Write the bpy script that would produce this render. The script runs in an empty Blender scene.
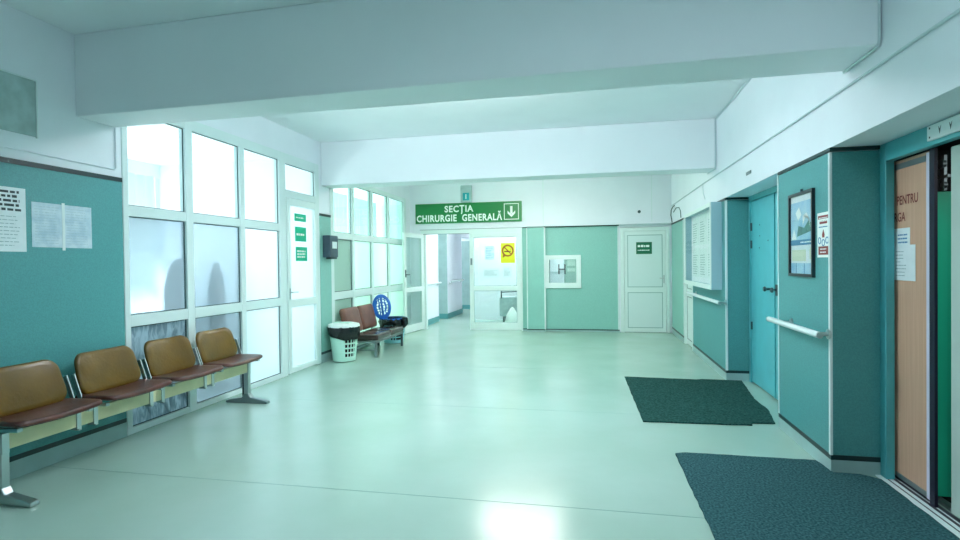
import bpy, bmesh, math, random
from mathutils import Vector, Matrix
random.seed(7)
col = bpy.context.scene.collection
PI = math.pi

# ------------------------------------------------------------------ materials
def srgb(r, g, b):
    f = lambda c: (c/255/12.92) if c/255 <= .04045 else ((c/255+.055)/1.055)**2.4
    return (f(r), f(g), f(b), 1)

def mat(name, c, rough=.5, metal=0, var=0, vscale=8, bump=0, bscale=60, spec=.5, c2=None, detail=4):
    m = bpy.data.materials.new(name); m.use_nodes = True
    nt = m.node_tree; p = nt.nodes['Principled BSDF']
    p.inputs['Base Color'].default_value = c
    p.inputs['Roughness'].default_value = rough
    p.inputs['Metallic'].default_value = metal
    p.inputs['Specular IOR Level'].default_value = spec
    tc = nt.nodes.new('ShaderNodeTexCoord')
    if var or c2:
        n = nt.nodes.new('ShaderNodeTexNoise'); n.inputs['Scale'].default_value = vscale; n.inputs['Detail'].default_value = detail
        nt.links.new(tc.outputs['Object'], n.inputs['Vector'])
        r = nt.nodes.new('ShaderNodeValToRGB')
        r.color_ramp.elements[0].position = .35; r.color_ramp.elements[1].position = .65
        k = 1-var
        r.color_ramp.elements[0].color = c2 if c2 else (c[0]*k, c[1]*k, c[2]*k, 1)
        r.color_ramp.elements[1].color = c
        nt.links.new(n.outputs['Fac'], r.inputs['Fac']); nt.links.new(r.outputs['Color'], p.inputs['Base Color'])
    if bump:
        n = nt.nodes.new('ShaderNodeTexNoise'); n.inputs['Scale'].default_value = bscale; n.inputs['Detail'].default_value = 3
        nt.links.new(tc.outputs['Object'], n.inputs['Vector'])
        b = nt.nodes.new('ShaderNodeBump'); b.inputs['Strength'].default_value = bump; b.inputs['Distance'].default_value = .01
        nt.links.new(n.outputs['Fac'], b.inputs['Height']); nt.links.new(b.outputs['Normal'], p.inputs['Normal'])
    return m

def emit(name, c, s):
    m = bpy.data.materials.new(name); m.use_nodes = True
    nt = m.node_tree; nt.nodes.clear()
    e = nt.nodes.new('ShaderNodeEmission'); e.inputs[0].default_value = c; e.inputs[1].default_value = s
    o = nt.nodes.new('ShaderNodeOutputMaterial'); nt.links.new(e.outputs[0], o.inputs[0])
    return m

def clear_glass(name, tint=(1, 1, 1, 1), gl=.08):
    m = bpy.data.materials.new(name); m.use_nodes = True
    nt = m.node_tree; nt.nodes.clear()
    t = nt.nodes.new('ShaderNodeBsdfTransparent'); t.inputs[0].default_value = tint
    g = nt.nodes.new('ShaderNodeBsdfGlossy'); g.inputs['Roughness'].default_value = .03
    mx = nt.nodes.new('ShaderNodeMixShader'); mx.inputs[0].default_value = gl
    o = nt.nodes.new('ShaderNodeOutputMaterial')
    nt.links.new(t.outputs[0], mx.inputs[1]); nt.links.new(g.outputs[0], mx.inputs[2]); nt.links.new(mx.outputs[0], o.inputs[0])
    return m

def frosted(name, tint, rough=.35, film=.35, patchy=False, clear=0.0):
    """translucent film on glass: rough refraction + translucent + a little diffuse"""
    m = bpy.data.materials.new(name); m.use_nodes = True
    nt = m.node_tree; nt.nodes.clear(); N = nt.nodes.new; L = nt.links.new
    r = N('ShaderNodeBsdfRefraction'); r.inputs['Color'].default_value = tint
    r.inputs['Roughness'].default_value = rough; r.inputs['IOR'].default_value = 1.12
    t = N('ShaderNodeBsdfTranslucent'); t.inputs[0].default_value = tint
    d = N('ShaderNodeBsdfDiffuse'); d.inputs[0].default_value = (tint[0]*.8, tint[1]*.8, tint[2]*.8, 1)
    m1 = N('ShaderNodeMixShader'); m1.inputs[0].default_value = film
    L(r.outputs[0], m1.inputs[1]); L(t.outputs[0], m1.inputs[2])
    m2 = N('ShaderNodeMixShader'); m2.inputs[0].default_value = .14
    L(m1.outputs[0], m2.inputs[1]); L(d.outputs[0], m2.inputs[2])
    if patchy:
        tc = N('ShaderNodeTexCoord'); mp = N('ShaderNodeMapping'); mp.inputs['Scale'].default_value = (6, 22, 7)
        n = N('ShaderNodeTexNoise'); n.inputs['Scale'].default_value = 1.0; n.inputs['Detail'].default_value = 8
        n.inputs['Distortion'].default_value = 1.2
        L(tc.outputs['Object'], mp.inputs[0]); L(mp.outputs[0], n.inputs['Vector'])
        cr = N('ShaderNodeValToRGB'); cr.color_ramp.elements[0].position = .42; cr.color_ramp.elements[1].position = .62
        cr.color_ramp.elements[0].color = (.12, .12, .12, 1); cr.color_ramp.elements[1].color = (.55, .55, .55, 1)
        L(n.outputs['Fac'], cr.inputs[0]); L(cr.outputs[0], m2.inputs[0])
        c3 = N('ShaderNodeValToRGB'); c3.color_ramp.elements[0].position = .40; c3.color_ramp.elements[1].position = .60
        c3.color_ramp.elements[1].color = (.26, .35, .39, 1); c3.color_ramp.elements[0].color = tint
        L(n.outputs['Fac'], c3.inputs[0]); L(c3.outputs[0], t.inputs[0]); L(c3.outputs[0], r.inputs[0]); L(c3.outputs[0], d.inputs[0])
    o = N('ShaderNodeOutputMaterial'); L(m2.outputs[0], o.inputs[0])
    return m

M = {}
M['wall']    = mat('white_wall_paint', (.82, .87, .92, 1), .6, var=.03, vscale=2.5, bump=.05, bscale=25)
M['ceil']    = mat('ceiling_paint', (.88, .92, .95, 1), .7, var=.03, vscale=1.5)
M['panel']   = mat('green_vinyl_wall_panel', (.080, .325, .33, 1), .48, var=.16, vscale=110, bump=.08, bscale=220, detail=2)
M['panel_lit']    = mat('lit_green_vinyl_wall_panel', (.25, .54, .475, 1), .5, var=.14, vscale=110, bump=.06, bscale=220, detail=2)  # the green vinyl again, with the far bay's brighter light mixed into its colour
M['black']   = mat('dark_green_trim', (.004, .03, .033, 1), .4)
M['base']    = mat('grey_green_skirting', (.33, .50, .49, 1), .35, var=.12, vscale=5)
M['floor']   = mat('pale_green_vinyl_floor', (.375, .53, .465, 1), .20, c2=(.34, .495, .42, 1), vscale=1.6, bump=.012, bscale=9, spec=.5)
M['seam']    = mat('floor_seam', (.14, .30, .24, 1), .4)
M['upvc']    = mat('white_window_plastic', (.70, .82, .81, 1), .3)
M['gasket']  = mat('dark_rubber_gasket', (.01, .05, .055, 1), .5)
M['ledge']   = mat('white_strip', (.72, .82, .82, 1), .35)
M['wdoor']   = mat('white_door_plastic', (.74, .85, .83, 1), .3)
M['bluedoor']= mat('turquoise_gloss_paint', (.10, .50, .56, 1), .33, var=.08, vscale=5, bump=.06, bscale=14)
M['bluedark']= mat('turquoise_steel_paint', (.085, .43, .47, 1), .35, var=.12, vscale=7)
M['mat1']    = mat('dark_green_carpet', (.028, .105, .092, 1), .95, c2=(.009, .042, .038, 1), vscale=55, bump=.7, bscale=160, detail=8, spec=.1)
M['mat2']    = mat('dark_blue_green_carpet', (.055, .15, .165, 1), .95, c2=(.014, .055, .064, 1), vscale=75, bump=.7, bscale=190, detail=8, spec=.1)
M['metal']   = mat('brushed_aluminium', (.55, .60, .60, 1), .28, metal=1)
M['steel']   = mat('grey_steel', (.22, .28, .29, 1), .35, metal=.7)
M['darkmetal']= mat('dark_grey_metal', (.05, .09, .10, 1), .35, metal=.4)
M['gold']    = mat('olive_brown_leatherette', (.155, .080, .003, 1), .30, c2=(.115, .060, .003, 1), vscale=7, bump=.15, bscale=45)
M['brown']   = mat('red_brown_leatherette', (.105, .030, .020, 1), .3, c2=(.065, .020, .016, 1), vscale=9, bump=.1, bscale=60)
M['beige']   = mat('cream_painted_steel', (.78, .72, .44, 1), .4, var=.08, vscale=9)
M['brown2']  = mat('brown_leatherette', (.21, .085, .055, 1), .38, c2=(.16, .065, .045, 1), vscale=7)
M['dark2']   = mat('dark_brown_leatherette', (.045, .030, .025, 1), .22, c2=(.03, .022, .02, 1), vscale=7)
M['binwhite']= mat('pale_green_plastic', (.55, .85, .72, 1), .4)
M['bag']     = mat('black_plastic_bag', (.006, .010, .012, 1), .25, bump=.8, bscale=22)
M['blue']    = mat('blue_plastic', (.010, .12, .52, 1), .3)
M['palebl']  = mat('pale_blue_plastic', (.28, .66, .75, 1), .4)
M['paper']   = mat('white_paper', (.75, .84, .86, 1), .7, var=.05, vscale=20)
M['papertint']= mat('printed_paper', (.62, .74, .80, 1), .6, c2=(.40, .56, .66, 1), vscale=13, detail=6)
M['ink']     = mat('black_ink', (.02, .04, .045, 1), .6)
M['greyink'] = mat('grey_ink', (.28, .42, .44, 1), .6)
M['green']   = mat('green_sign', (.002, .20, .045, 1), .35)
M['dgreen']  = mat('dark_green_sign', (.005, .15, .07, 1), .35)
M['tgreen']  = mat('turquoise_sign', (.05, .60, .40, 1), .35)
M['signw']   = mat('white_lettering', (.85, .92, .88, 1), .4)
M['yellow']  = mat('yellow_sign', (.80, .78, .02, 1), .4)
M['red']     = mat('dark_red_print', (.25, .035, .03, 1), .5)
M['redtxt']  = mat('red_brown_lettering', (.16, .02, .015, 1), .5)
M['orange']  = mat('brown_orange_print', (.38, .12, .01, 1), .5)
M['frameblk']= mat('black_frame', (.008, .012, .02, 1), .3)
M['pblue']   = mat('light_blue_print', (.22, .50, .72, 1), .35, c2=(.42, .66, .76, 1), vscale=6)
M['pdblue']  = mat('deep_blue_print', (.02, .20, .42, 1), .35)
M['pteal']   = mat('dark_teal_print', (.02, .13, .14, 1), .35, c2=(.06, .25, .22, 1), vscale=14)
M['pcream']  = mat('cream_print', (.62, .70, .52, 1), .4)
M['wood']    = mat('pale_wood', (.48, .32, .21, 1), .42)
M['violet']  = mat('dark_violet_steel', (.012, .012, .03, 1), .4)
M['lgreen']  = mat('bright_green_paint', (.02, .62, .36, 1), .45)
M['void']    = mat('dark_shaft', (.012, .018, .018, 1), .8)
M['greydoor']= mat('grey_green_steel', (.46, .58, .53, 1), .4, var=.06, vscale=5)
M['curtain'] = mat('sheer_curtain', (.85, .90, .88, 1), .9)
M['gcurtain']= mat('pale_green_curtain', (.74, .92, .85, 1), .9)
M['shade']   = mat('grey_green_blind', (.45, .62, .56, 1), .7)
M['conduit'] = mat('grey_conduit', (.60, .70, .73, 1), .5)
M['cable']   = mat('dark_cable', (.03, .10, .09, 1), .5)
M['patch']   = mat('grey_green_plaster', (.44, .58, .58, 1), .75, var=.2, vscale=9)
M['glass']   = clear_glass('clear_glass', (.90, .97, .95, 1))
M['glass0']  = clear_glass('upper_glass', (.97, 1, 1, 1), .05)
M['frost']   = frosted('frosted_glass', (.88, .95, .98, 1), .30, .45)
M['frostdull']= frosted('streaked_film_glass', (.45, .54, .58, 1), .45, .6, patchy=True)
M['frosthaze']= frosted('misted_glass', (.58, .65, .69, 1), .25, .35)
M['frostmid']= frosted('lightly_misted_glass', (.66, .73, .77, 1), .25, .35)
M['gfrost']  = frosted('green_tinted_frosted_glass', (.88, .96, .92, 1), .4, .6)
M['opaque']  = mat('blurred_dark_cloth', (.04, .10, .12, 1), .9)
M['lamp_far']= emit('lamp_far', (1, 1, .92, 1), 21)
M['lamp_mid']= emit('lamp_mid', (.90, .95, 1, 1), 32)
M['lamp_near']= emit('lamp_near', (.78, .91, 1, 1), 22)
M['lamp_side']= emit('lamp_side_room', (.98, 1, 1, 1), 30)
M['lamp_cor']= emit('lamp_corridor', (.98, 1, 1, 1), 6.5)

def wood_grain(m):
    nt = m.node_tree; p = nt.nodes['Principled BSDF']
    tc = nt.nodes.new('ShaderNodeTexCoord'); mp = nt.nodes.new('ShaderNodeMapping'); mp.inputs['Scale'].default_value = (40, 90, 2.2)
    n = nt.nodes.new('ShaderNodeTexNoise'); n.inputs['Scale'].default_value = 1; n.inputs['Detail'].default_value = 6
    r = nt.nodes.new('ShaderNodeValToRGB'); r.color_ramp.elements[0].color = (.48, .285, .19, 1); r.color_ramp.elements[1].color = (.66, .42, .29, 1)
    nt.links.new(tc.outputs['Object'], mp.inputs[0]); nt.links.new(mp.outputs[0], n.inputs['Vector'])
    nt.links.new(n.outputs['Fac'], r.inputs[0]); nt.links.new(r.outputs[0], p.inputs['Base Color'])
wood_grain(M['wood'])
def see_through(m, f):
    nt = m.node_tree; p = nt.nodes['Principled BSDF']; o = nt.nodes['Material Output']
    t = nt.nodes.new('ShaderNodeBsdfTranslucent'); t.inputs[0].default_value = p.inputs['Base Color'].default_value
    mx = nt.nodes.new('ShaderNodeMixShader'); mx.inputs[0].default_value = f
    nt.links.new(p.outputs[0], mx.inputs[1]); nt.links.new(t.outputs[0], mx.inputs[2]); nt.links.new(mx.outputs[0], o.inputs[0])
see_through(M['curtain'], .65); see_through(M['gcurtain'], .65); see_through(M['shade'], .3); see_through(M['tgreen'], .6)

# ------------------------------------------------------------------ mesh helpers
class MB:
    def __init__(s): s.v = []; s.f = []; s.sm = []
    def add(s, vs, fs, smooth=False):
        k = len(s.v); s.v += [Vector(v) for v in vs]
        s.f += [tuple(i+k for i in f) for f in fs]; s.sm += [smooth]*len(fs); return s
    def box(s, x0, x1, y0, y1, z0, z1):
        x0, x1 = sorted((x0, x1)); y0, y1 = sorted((y0, y1)); z0, z1 = sorted((z0, z1))
        return s.add([(x0,y0,z0),(x1,y0,z0),(x1,y1,z0),(x0,y1,z0),(x0,y0,z1),(x1,y0,z1),(x1,y1,z1),(x0,y1,z1)],
                     [(0,3,2,1),(4,5,6,7),(0,1,5,4),(1,2,6,5),(2,3,7,6),(3,0,4,7)])
    def obox(s, c, ax, ay, az, hx, hy, hz):
        c = Vector(c); ax, ay, az = Vector(ax).normalized()*hx, Vector(ay).normalized()*hy, Vector(az).normalized()*hz
        vs = [c+i*ax+j*ay+k*az for k in (-1, 1) for (i, j) in ((-1,-1),(1,-1),(1,1),(-1,1))]
        return s.add(vs, [(0,3,2,1),(4,5,6,7),(0,1,5,4),(1,2,6,5),(2,3,7,6),(3,0,4,7)])
    def bar(s, a, b, w, h, up=(0, 0, 1)):
        a, b = Vector(a), Vector(b); d = b-a; u = Vector(up)
        sd = d.cross(u).normalized(); u = sd.cross(d).normalized()
        return s.obox((a+b)/2, d, sd, u, d.length/2, w/2, h/2)
    def tube(s, pts, r, n=10, cap=True):
        pts = [Vector(p) for p in pts]; rings = []
        pu = None
        for i, p in enumerate(pts):
            d = (pts[min(i+1, len(pts)-1)]-pts[max(i-1, 0)]).normalized()
            if pu is None: pu = d.orthogonal().normalized()
            u = (pu-d*pu.dot(d)).normalized(); pu = u; w = d.cross(u)
            rr = r[i] if isinstance(r, (list, tuple)) else r
            rings.append([p+(u*math.cos(a)+w*math.sin(a))*rr for a in [2*PI*k/n for k in range(n)]])
        vs = [v for rg in rings for v in rg]; fs = []
        for i in range(len(pts)-1):
            for k in range(n):
                fs.append((i*n+k, i*n+(k+1) % n, (i+1)*n+(k+1) % n, (i+1)*n+k))
        if cap: fs.append(tuple(range(n))[::-1]); fs.append(tuple((len(pts)-1)*n+k for k in range(n)))
        return s.add(vs, fs, True)
    def lathe(s, prof, c, n=40, skip=None, jit=None):
        c = Vector(c); vs = []; fs = []
        for i, (r, z) in enumerate(prof):
            for k in range(n):
                a = 2*PI*k/n; dr, dz = jit(i, k, a) if jit else (0, 0)
                vs.append(c+Vector(((r+dr)*math.cos(a), (r+dr)*math.sin(a), z+dz)))
        for i in range(len(prof)-1):
            for k in range(n):
                if skip and skip(i, k): continue
                fs.append((i*n+k, i*n+(k+1) % n, (i+1)*n+(k+1) % n, (i+1)*n+k))
        return s.add(vs, fs, True)
    def poly(s, pts, d):
        """prism: polygon extruded along vector d"""
        pts = [Vector(p) for p in pts]; d = Vector(d); n = len(pts)
        return s.add(pts+[p+d for p in pts], [tuple(range(n))[::-1], tuple(range(n, 2*n))]+[(i, (i+1) % n, n+(i+1) % n, n+i) for i in range(n)])
    def cushion(s, c, au, av, an, w, h, t, rad, bend=0, drop=0, n=9, crown=.006):
        """padded rounded slab; au/av in-plane axes, an the padded face's normal"""
        c, au, av, an = Vector(c), Vector(au).normalized(), Vector(av).normalized(), Vector(an).normalized()
        out = []
        for (sx, sy, a0) in ((1, 1, 0), (-1, 1, PI/2), (-1, -1, PI), (1, -1, 1.5*PI)):
            for i in range(n):
                a = a0+PI/2*i/(n-1); out.append((sx*(w/2-rad)+rad*math.cos(a), sy*(h/2-rad)+rad*math.sin(a)))
            # extra points along the straight edge so bends stay smooth
            nx, ny = {(1,1):(-1,1), (-1,1):(-1,-1), (-1,-1):(1,-1), (1,-1):(1,1)}[(sx, sy)]
            p, q = out[-1], (nx*(w/2-rad)+rad*math.cos(a0+PI/2), ny*(h/2-rad)+rad*math.sin(a0+PI/2))
            for j in range(1, 6): out.append((p[0]+(q[0]-p[0])*j/6, p[1]+(q[1]-p[1])*j/6))
        N = len(out); vs = []; fs = []
        lay = [(.0, 0), (.6, 0), (.95, 0), (1, .25), (1, .6), (.975, .85), (.92, 1), (.75, 1.02), (.45, 1.04), (.0, 1.05)]
        for sc, zz in lay:
            for (u, v) in out:
                uu, vv = u*sc, v*sc
                z = zz*t + bend*(uu/(w/2))**2 - drop*max(0, vv/(h/2)-.3)**2 + (crown*(1-(uu/(w/2))**2)*(1-(vv/(h/2))**2) if zz > .5 else 0)
                vs.append(c+au*uu+av*vv+an*z)
        for i in range(len(lay)-1):
            for k in range(N): fs.append((i*N+k, i*N+(k+1) % N, (i+1)*N+(k+1) % N, (i+1)*N+k))
        return s.add(vs, fs, True)
    def build(s, name, m, parent=None, kind=None, bevel=0, origin=None, solid=0):
        me = bpy.data.meshes.new(name)
        if parent is not None:
            off = Vector(parent['_w']); 
        elif origin is not None: off = Vector(origin)
        else:
            xs = [v.x for v in s.v]; ys = [v.y for v in s.v]; zs = [v.z for v in s.v]
            off = Vector(((min(xs)+max(xs))/2, (min(ys)+max(ys))/2, min(zs)))
        me.from_pydata([tuple(v-off) for v in s.v], [], s.f)
        bm = bmesh.new(); bm.from_mesh(me)
        if any(s.sm): bmesh.ops.remove_doubles(bm, verts=bm.verts, dist=1e-5)
        bmesh.ops.recalc_face_normals(bm, faces=bm.faces); 
        if any(s.sm):
            for f in bm.faces: f.smooth = True
        bm.to_mesh(me); bm.free()
        if any(s.sm) and hasattr(me, 'set_sharp_from_angle'): me.set_sharp_from_angle(angle=math.radians(42))
        me.materials.append(M[m] if isinstance(m, str) else m)
        o = bpy.data.objects.new(name, me); col.objects.link(o)
        if parent is not None: o.parent = parent
        else: o.location = off
        o['_w'] = tuple(off) if parent is None else tuple(off)
        if kind: o['kind'] = kind
        if solid:
            md = o.modifiers.new('thickness', 'SOLIDIFY'); md.thickness = solid
        if bevel:
            md = o.modifiers.new('bevel', 'BEVEL'); md.width = bevel; md.segments = 2; md.limit_method = 'ANGLE'
        return o

def tag(o, label, cat, group=None):
    o['label'] = label; o['category'] = cat
    if group: o['group'] = group
    return o
def thing(name, label, cat, loc, group=None):
    o = bpy.data.objects.new(name, None); col.objects.link(o); o.location = loc; o['_w'] = tuple(loc)
    o.empty_display_size = .1
    return tag(o, label, cat, group)
def setting(name, loc):
    o = bpy.data.objects.new(name, None); col.objects.link(o); o.location = loc; o['_w'] = tuple(loc); o['kind'] = 'structure'; return o
def B(*a): return MB().box(*a)

def text(txt, size, origin, right, up, depth=.003, bold=0, align='CENTER', sx=1.0, sp=1.0):
    """lettering as an MB: origin is the baseline anchor"""
    cu = bpy.data.curves.new('lettering', 'FONT'); cu.body = txt; cu.size = size; cu.align_x = align
    cu.offset = bold; cu.space_character = sp; cu.resolution_u = 3
    ob = bpy.data.objects.new('lettering', cu); col.objects.link(ob)
    bpy.context.view_layer.update()
    dg = bpy.context.evaluated_depsgraph_get()
    me = bpy.data.meshes.new_from_object(ob.evaluated_get(dg))
    o, r, u = Vector(origin), Vector(right).normalized(), Vector(up).normalized(); n = r.cross(u)
    m = MB()
    m.add([o+r*v.co.x*sx+u*v.co.y+n*depth for v in me.vertices], [tuple(p.vertices) for p in me.polygons])
    bpy.data.objects.remove(ob); bpy.data.meshes.remove(me); bpy.data.curves.remove(cu)
    return m

class Plane:
    """local frame on a surface: o = lower-left corner as read, r right, u up; n toward the reader"""
    def __init__(s, o, r, u=(0, 0, 1)):
        s.o, s.r, s.u = Vector(o), Vector(r).normalized(), Vector(u).normalized(); s.n = s.r.cross(s.u)
    def p(s, a, b, d=0): return s.o+s.r*a+s.u*b+s.n*d
    def rect(s, m, a0, a1, b0, b1, d0, d1):
        return m.poly([s.p(a0, b0, d0), s.p(a1, b0, d0), s.p(a1, b1, d0), s.p(a0, b1, d0)], s.n*(d1-d0))
    def ngon(s, m, pts, d0, d1): return m.poly([s.p(a, b, d0) for a, b in pts], s.n*(d1-d0))
    def ring(s, m, ca, cb, r0, r1, d0, d1, n=28):
        for i in range(n):
            a, b = 2*PI*i/n, 2*PI*(i+1)/n
            s.ngon(m, [(ca+r0*math.cos(a), cb+r0*math.sin(a)), (ca+r1*math.cos(a), cb+r1*math.sin(a)), (ca+r1*math.cos(b), cb+r1*math.sin(b)), (ca+r0*math.cos(b), cb+r0*math.sin(b))], d0, d1)
        return m
    def lines(s, m, a0, a1, b0, b1, rows, th=.5, d=.002, fill=.8, seed=1, word=.03):
        """rows of small ink dashes: print too small to read"""
        rnd = random.Random(seed); step = (b1-b0)/rows
        for i in range(rows):
            y = b1-(i+.5)*step; a = a0; end = a0+(a1-a0)*rnd.uniform(fill, 1)
            while a < end:
                w = word*rnd.uniform(.4, 1.4); w = min(w, end-a)
                s.rect(m, a, a+w, y-step*th/2, y+step*th/2*rnd.uniform(.6, 1), d-.001, d)
                a += w+word*.25
        return m

# wall readers: back wall reads along +X, right wall (faces -X) along -Y, left wall (faces +X) along +Y
def on_back(x, z, y): return Plane((x, y, z), (1, 0, 0))
def on_right(y, z, x): return Plane((x, y, z), (0, -1, 0))
def on_left(y, z, x): return Plane((x, y, z), (0, 1, 0))

# ------------------------------------------------------------------ dimensions
XL, XR, YB, ZC = -3.85, 1.54, 11.16, 3.2
YN = -3.0
# floor and ceiling
f = B(-7.2, 3.4, YN-.2, 21, -.15, 0).build('floor', 'floor', kind='structure')
sm = MB()
for y in (3.14, 5.18, 7.2, 9.2, 1.2): sm.box(XL+.01, XR, y, y+.006, 0, .0006)
sm.build('trim_1', 'seam', kind='structure')
B(XL-.3, 3.4, YN-.2, YB+.2, ZC, ZC+.2).build('ceiling', 'ceil', kind='structure')
# left wall
w = MB()
w.box(XL-.2, XL, YN, 3.83, 0, ZC); w.box(XL-.2, XL, 3.83, 7.16, 2.86, ZC)
w.box(XL-.2, XL, 7.16, 7.53, 0, ZC); w.box(XL-.2, XL, 7.53, 10.88, 2.8, ZC); w.box(XL-.2, XL, 10.88, YB+.2, 0, ZC)
w.build('wall_left', 'wall', kind='structure')
# right wall
w = MB()
w.box(XR, 3.4, YN, YB+.2, 2.15, ZC)
w.box(XR+.013, 3.4, 3.97, 4.97, 0, 2.15)
w.box(XR+.013, 3.4, 6.81, 8.93, 0, 2.15)
w.box(XR+.013, 3.4, 9.78, YB+.2, 0, 2.15)
w.box(1.86, 3.4, 4.97, 5.10, 0, 2.15); w.box(1.86, 3.4, 6.76, 6.81, 0, 2.15)
w.box(1.90, 3.4, 5.10, 6.76, 0, 2.15)
w.box(1.70, 3.4, 8.93, 9.78, 0, 2.15)
w.box(1.84, 3.4, YN, 1.75, 0, 2.15)
w.build('wall_right', 'wall', kind='structure')
# back wall with openings: double door X -3.56..-1.42, hatch, door X .55..1.48
w = MB()
w.box(-3.85, -3.60, YB, YB+.2, 0, ZC); w.box(-3.60, -1.41, YB, YB+.2, 2.14, ZC)
w.box(-1.41, -.87, YB, YB+.2, 0, ZC)
w.box(-.87, -.29, YB, YB+.2, 0, .98); w.box(-.87, -.29, YB, YB+.2, 1.48, ZC)
w.box(-.29, .56, YB, YB+.2, 0, ZC); w.box(.56, 1.49, YB, YB+.2, 2.10, ZC); w.box(1.49, 1.56, YB, YB+.2, 0, ZC)
w.build('wall_back', 'wall', kind='structure')
B(XL-.2, 3.4, YN-.2, YN, 0, ZC).build('wall_near', 'wall', kind='structure')
# beams
MB().poly([(XL, 3.43, 2.575), (XR, 3.31, 2.575), (XR, 3.74, 2.575), (XL, 3.78, 2.575)], (0, 0, ZC-2.575)).build('trim_2', 'ceil', kind='structure', bevel=.008)
B(XL, XR, 7.25, 7.62, 2.575, ZC).build('trim_3', 'ceil', kind='structure', bevel=.008)

# green wall panels, trims and skirtings
tn = [3]
def trim(mb, m, **k):
    tn[0] += 1; return mb.build('trim_%d' % tn[0], m, kind='structure', **k)
t = .012
trim(B(XL, XL+t, YN, 3.82, .155, 2.13), 'panel')                       # left, near
trim(B(XL, XL+t, 7.17, 7.50, .155, 2.13), 'panel_lit')                     # left, stub
trim(MB().box(XL, XL+.018, YN, 3.82, 2.13, 2.165).box(XL, XL+.014, YN, 3.82, .12, .155).box(XL, XL+.018, 7.17, 7.50, 2.13, 2.165).box(XL, XL+.014, 7.17, 7.50, .12, .155), 'black')
MB().box(XL, XL+.012, YN, 3.82, 0, .12).box(XL, XL+.012, 7.17, 7.50, 0, .12).build('baseboard_left', 'base', kind='structure')
# right wall panels
def rpanel(y0, y1, m='panel'):
    trim(B(XR, XR+.013, y0, y1, .12, 2.12), m)
rpanel(3.97, 4.97); rpanel(6.81, 8.93); rpanel(9.78, YB, 'panel_lit')
trim(B(XR, 1.83, 3.957, 3.97, .12, 2.12), 'panel')                     # pillar face towards the near lift
trim(B(XR, 1.80, 6.797, 6.81, .12, 2.12), 'panel')                     # niche end face
bt = MB(); wt = MB(); bs = MB()
for (y0, y1) in ((3.95, 4.97), (6.79, 8.93), (9.78, YB)):
    bt.box(XR-.004, XR+.012, y0, y1, 2.126, 2.15); bt.box(XR-.003, XR+.012, y0, y1, .09, .122)
    bs.box(XR-.002, XR+.012, y0, y1, 0, .09)
bt.box(XR, 1.83, 3.951, 3.97, 2.126, 2.15); bt.box(XR, 1.83, 3.953, 3.97, .09, .122)
bt.box(XR, 1.80, 6.791, 6.81, 2.126, 2.15); bt.box(XR, 1.80, 6.793, 6.81, .09, .122)
bs.box(XR, 1.83, 3.955, 3.97, 0, .09); bs.box(XR, 1.80, 6.795, 6.81, 0, .09)
bt.box(XR, XR+.02, 9.778, 9.79, .12, 2.15)
wt.box(XR-.006, XR+.009, 3.948, 3.972, .122, 2.118); wt.box(XR-.004, XR+.018, 6.788, 6.812, .122, 2.118)
wt.box(XR-.004, XR+.012, 4.955, 4.975, .122, 2.15); wt.box(XR-.004, XR+.012, 9.80, 9.82, .122, 2.118)
wt.box(XR-.004, XR+.012, 8.91, 8.93, .122, 2.15)
trim(bt, 'black'); trim(wt, 'ledge'); bs.build('baseboard_right', 'base', kind='structure')
# back wall: recessed strip, column, wide panel
trim(B(-1.41, -1.31, YB-.012, YB, .05, 2.13), 'panel_lit')
trim(B(-1.31, -.95, YB-.10, YB, .05, 2.13), 'panel_lit')
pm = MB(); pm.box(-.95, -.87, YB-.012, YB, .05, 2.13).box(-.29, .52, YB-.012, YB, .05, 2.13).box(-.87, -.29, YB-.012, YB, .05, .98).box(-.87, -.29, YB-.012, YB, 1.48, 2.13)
trim(pm, 'panel_lit')
trim(MB().box(-.955, -.925, YB-.108, YB-.10, .05, 2.13).box(-.95, -.942, YB-.10, YB-.012, .05, 2.13).box(-1.312, -1.295, YB-.106, YB-.10, .05, 2.13).box(.505, .535, YB-.02, YB, .05, 2.13), 'ledge')
trim(MB().box(-1.41, -1.31, YB-.015, YB, 2.13, 2.15).box(-.95, .535, YB-.02, YB, 2.13, 2.15).box(-1.312, -.945, YB-.104, YB, .03, .05).box(-1.41, -1.31, YB-.015, YB, .03, .05).box(-.945, .535, YB-.015, YB, .03, .05), 'black')
MB().box(-1.315, -.942, YB-.107, YB, 0, .03).box(-.945, .54, YB-.018, YB, 0, .03).box(-1.41, -1.31, YB-.018, YB, 0, .03).build('baseboard_back', 'base', kind='structure')
trim(MB().box(-1.32, XR, YB-.105, YB, 2.15, 2.185).box(-3.75, -1.32, YB-.03, YB, 2.15, 2.185), 'wall')   # ledge above doors
trim(MB().box(-.98, -.96, YB-.008, YB, 2.19, ZC).box(1.16, 1.175, YB-.008, YB, 2.19, ZC), 'ledge')

# ------------------------------------------------------------------ glazing helpers
def pane(parent, y0, y1, z0, z1, m, x=XL-.03, gasket=True, name='pane'):
    p = B(x-.003, x+.003, y0-.01, y1+.01, z0-.01, z1+.01).build(name, m, parent)
    return p
def glazing(root, ys, zs, skip=(), xf=XL+.012, xb=XL-.07):
    """bars of a frame in the left wall plane; ys / zs are (glass start, glass end)"""
    pass

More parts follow.
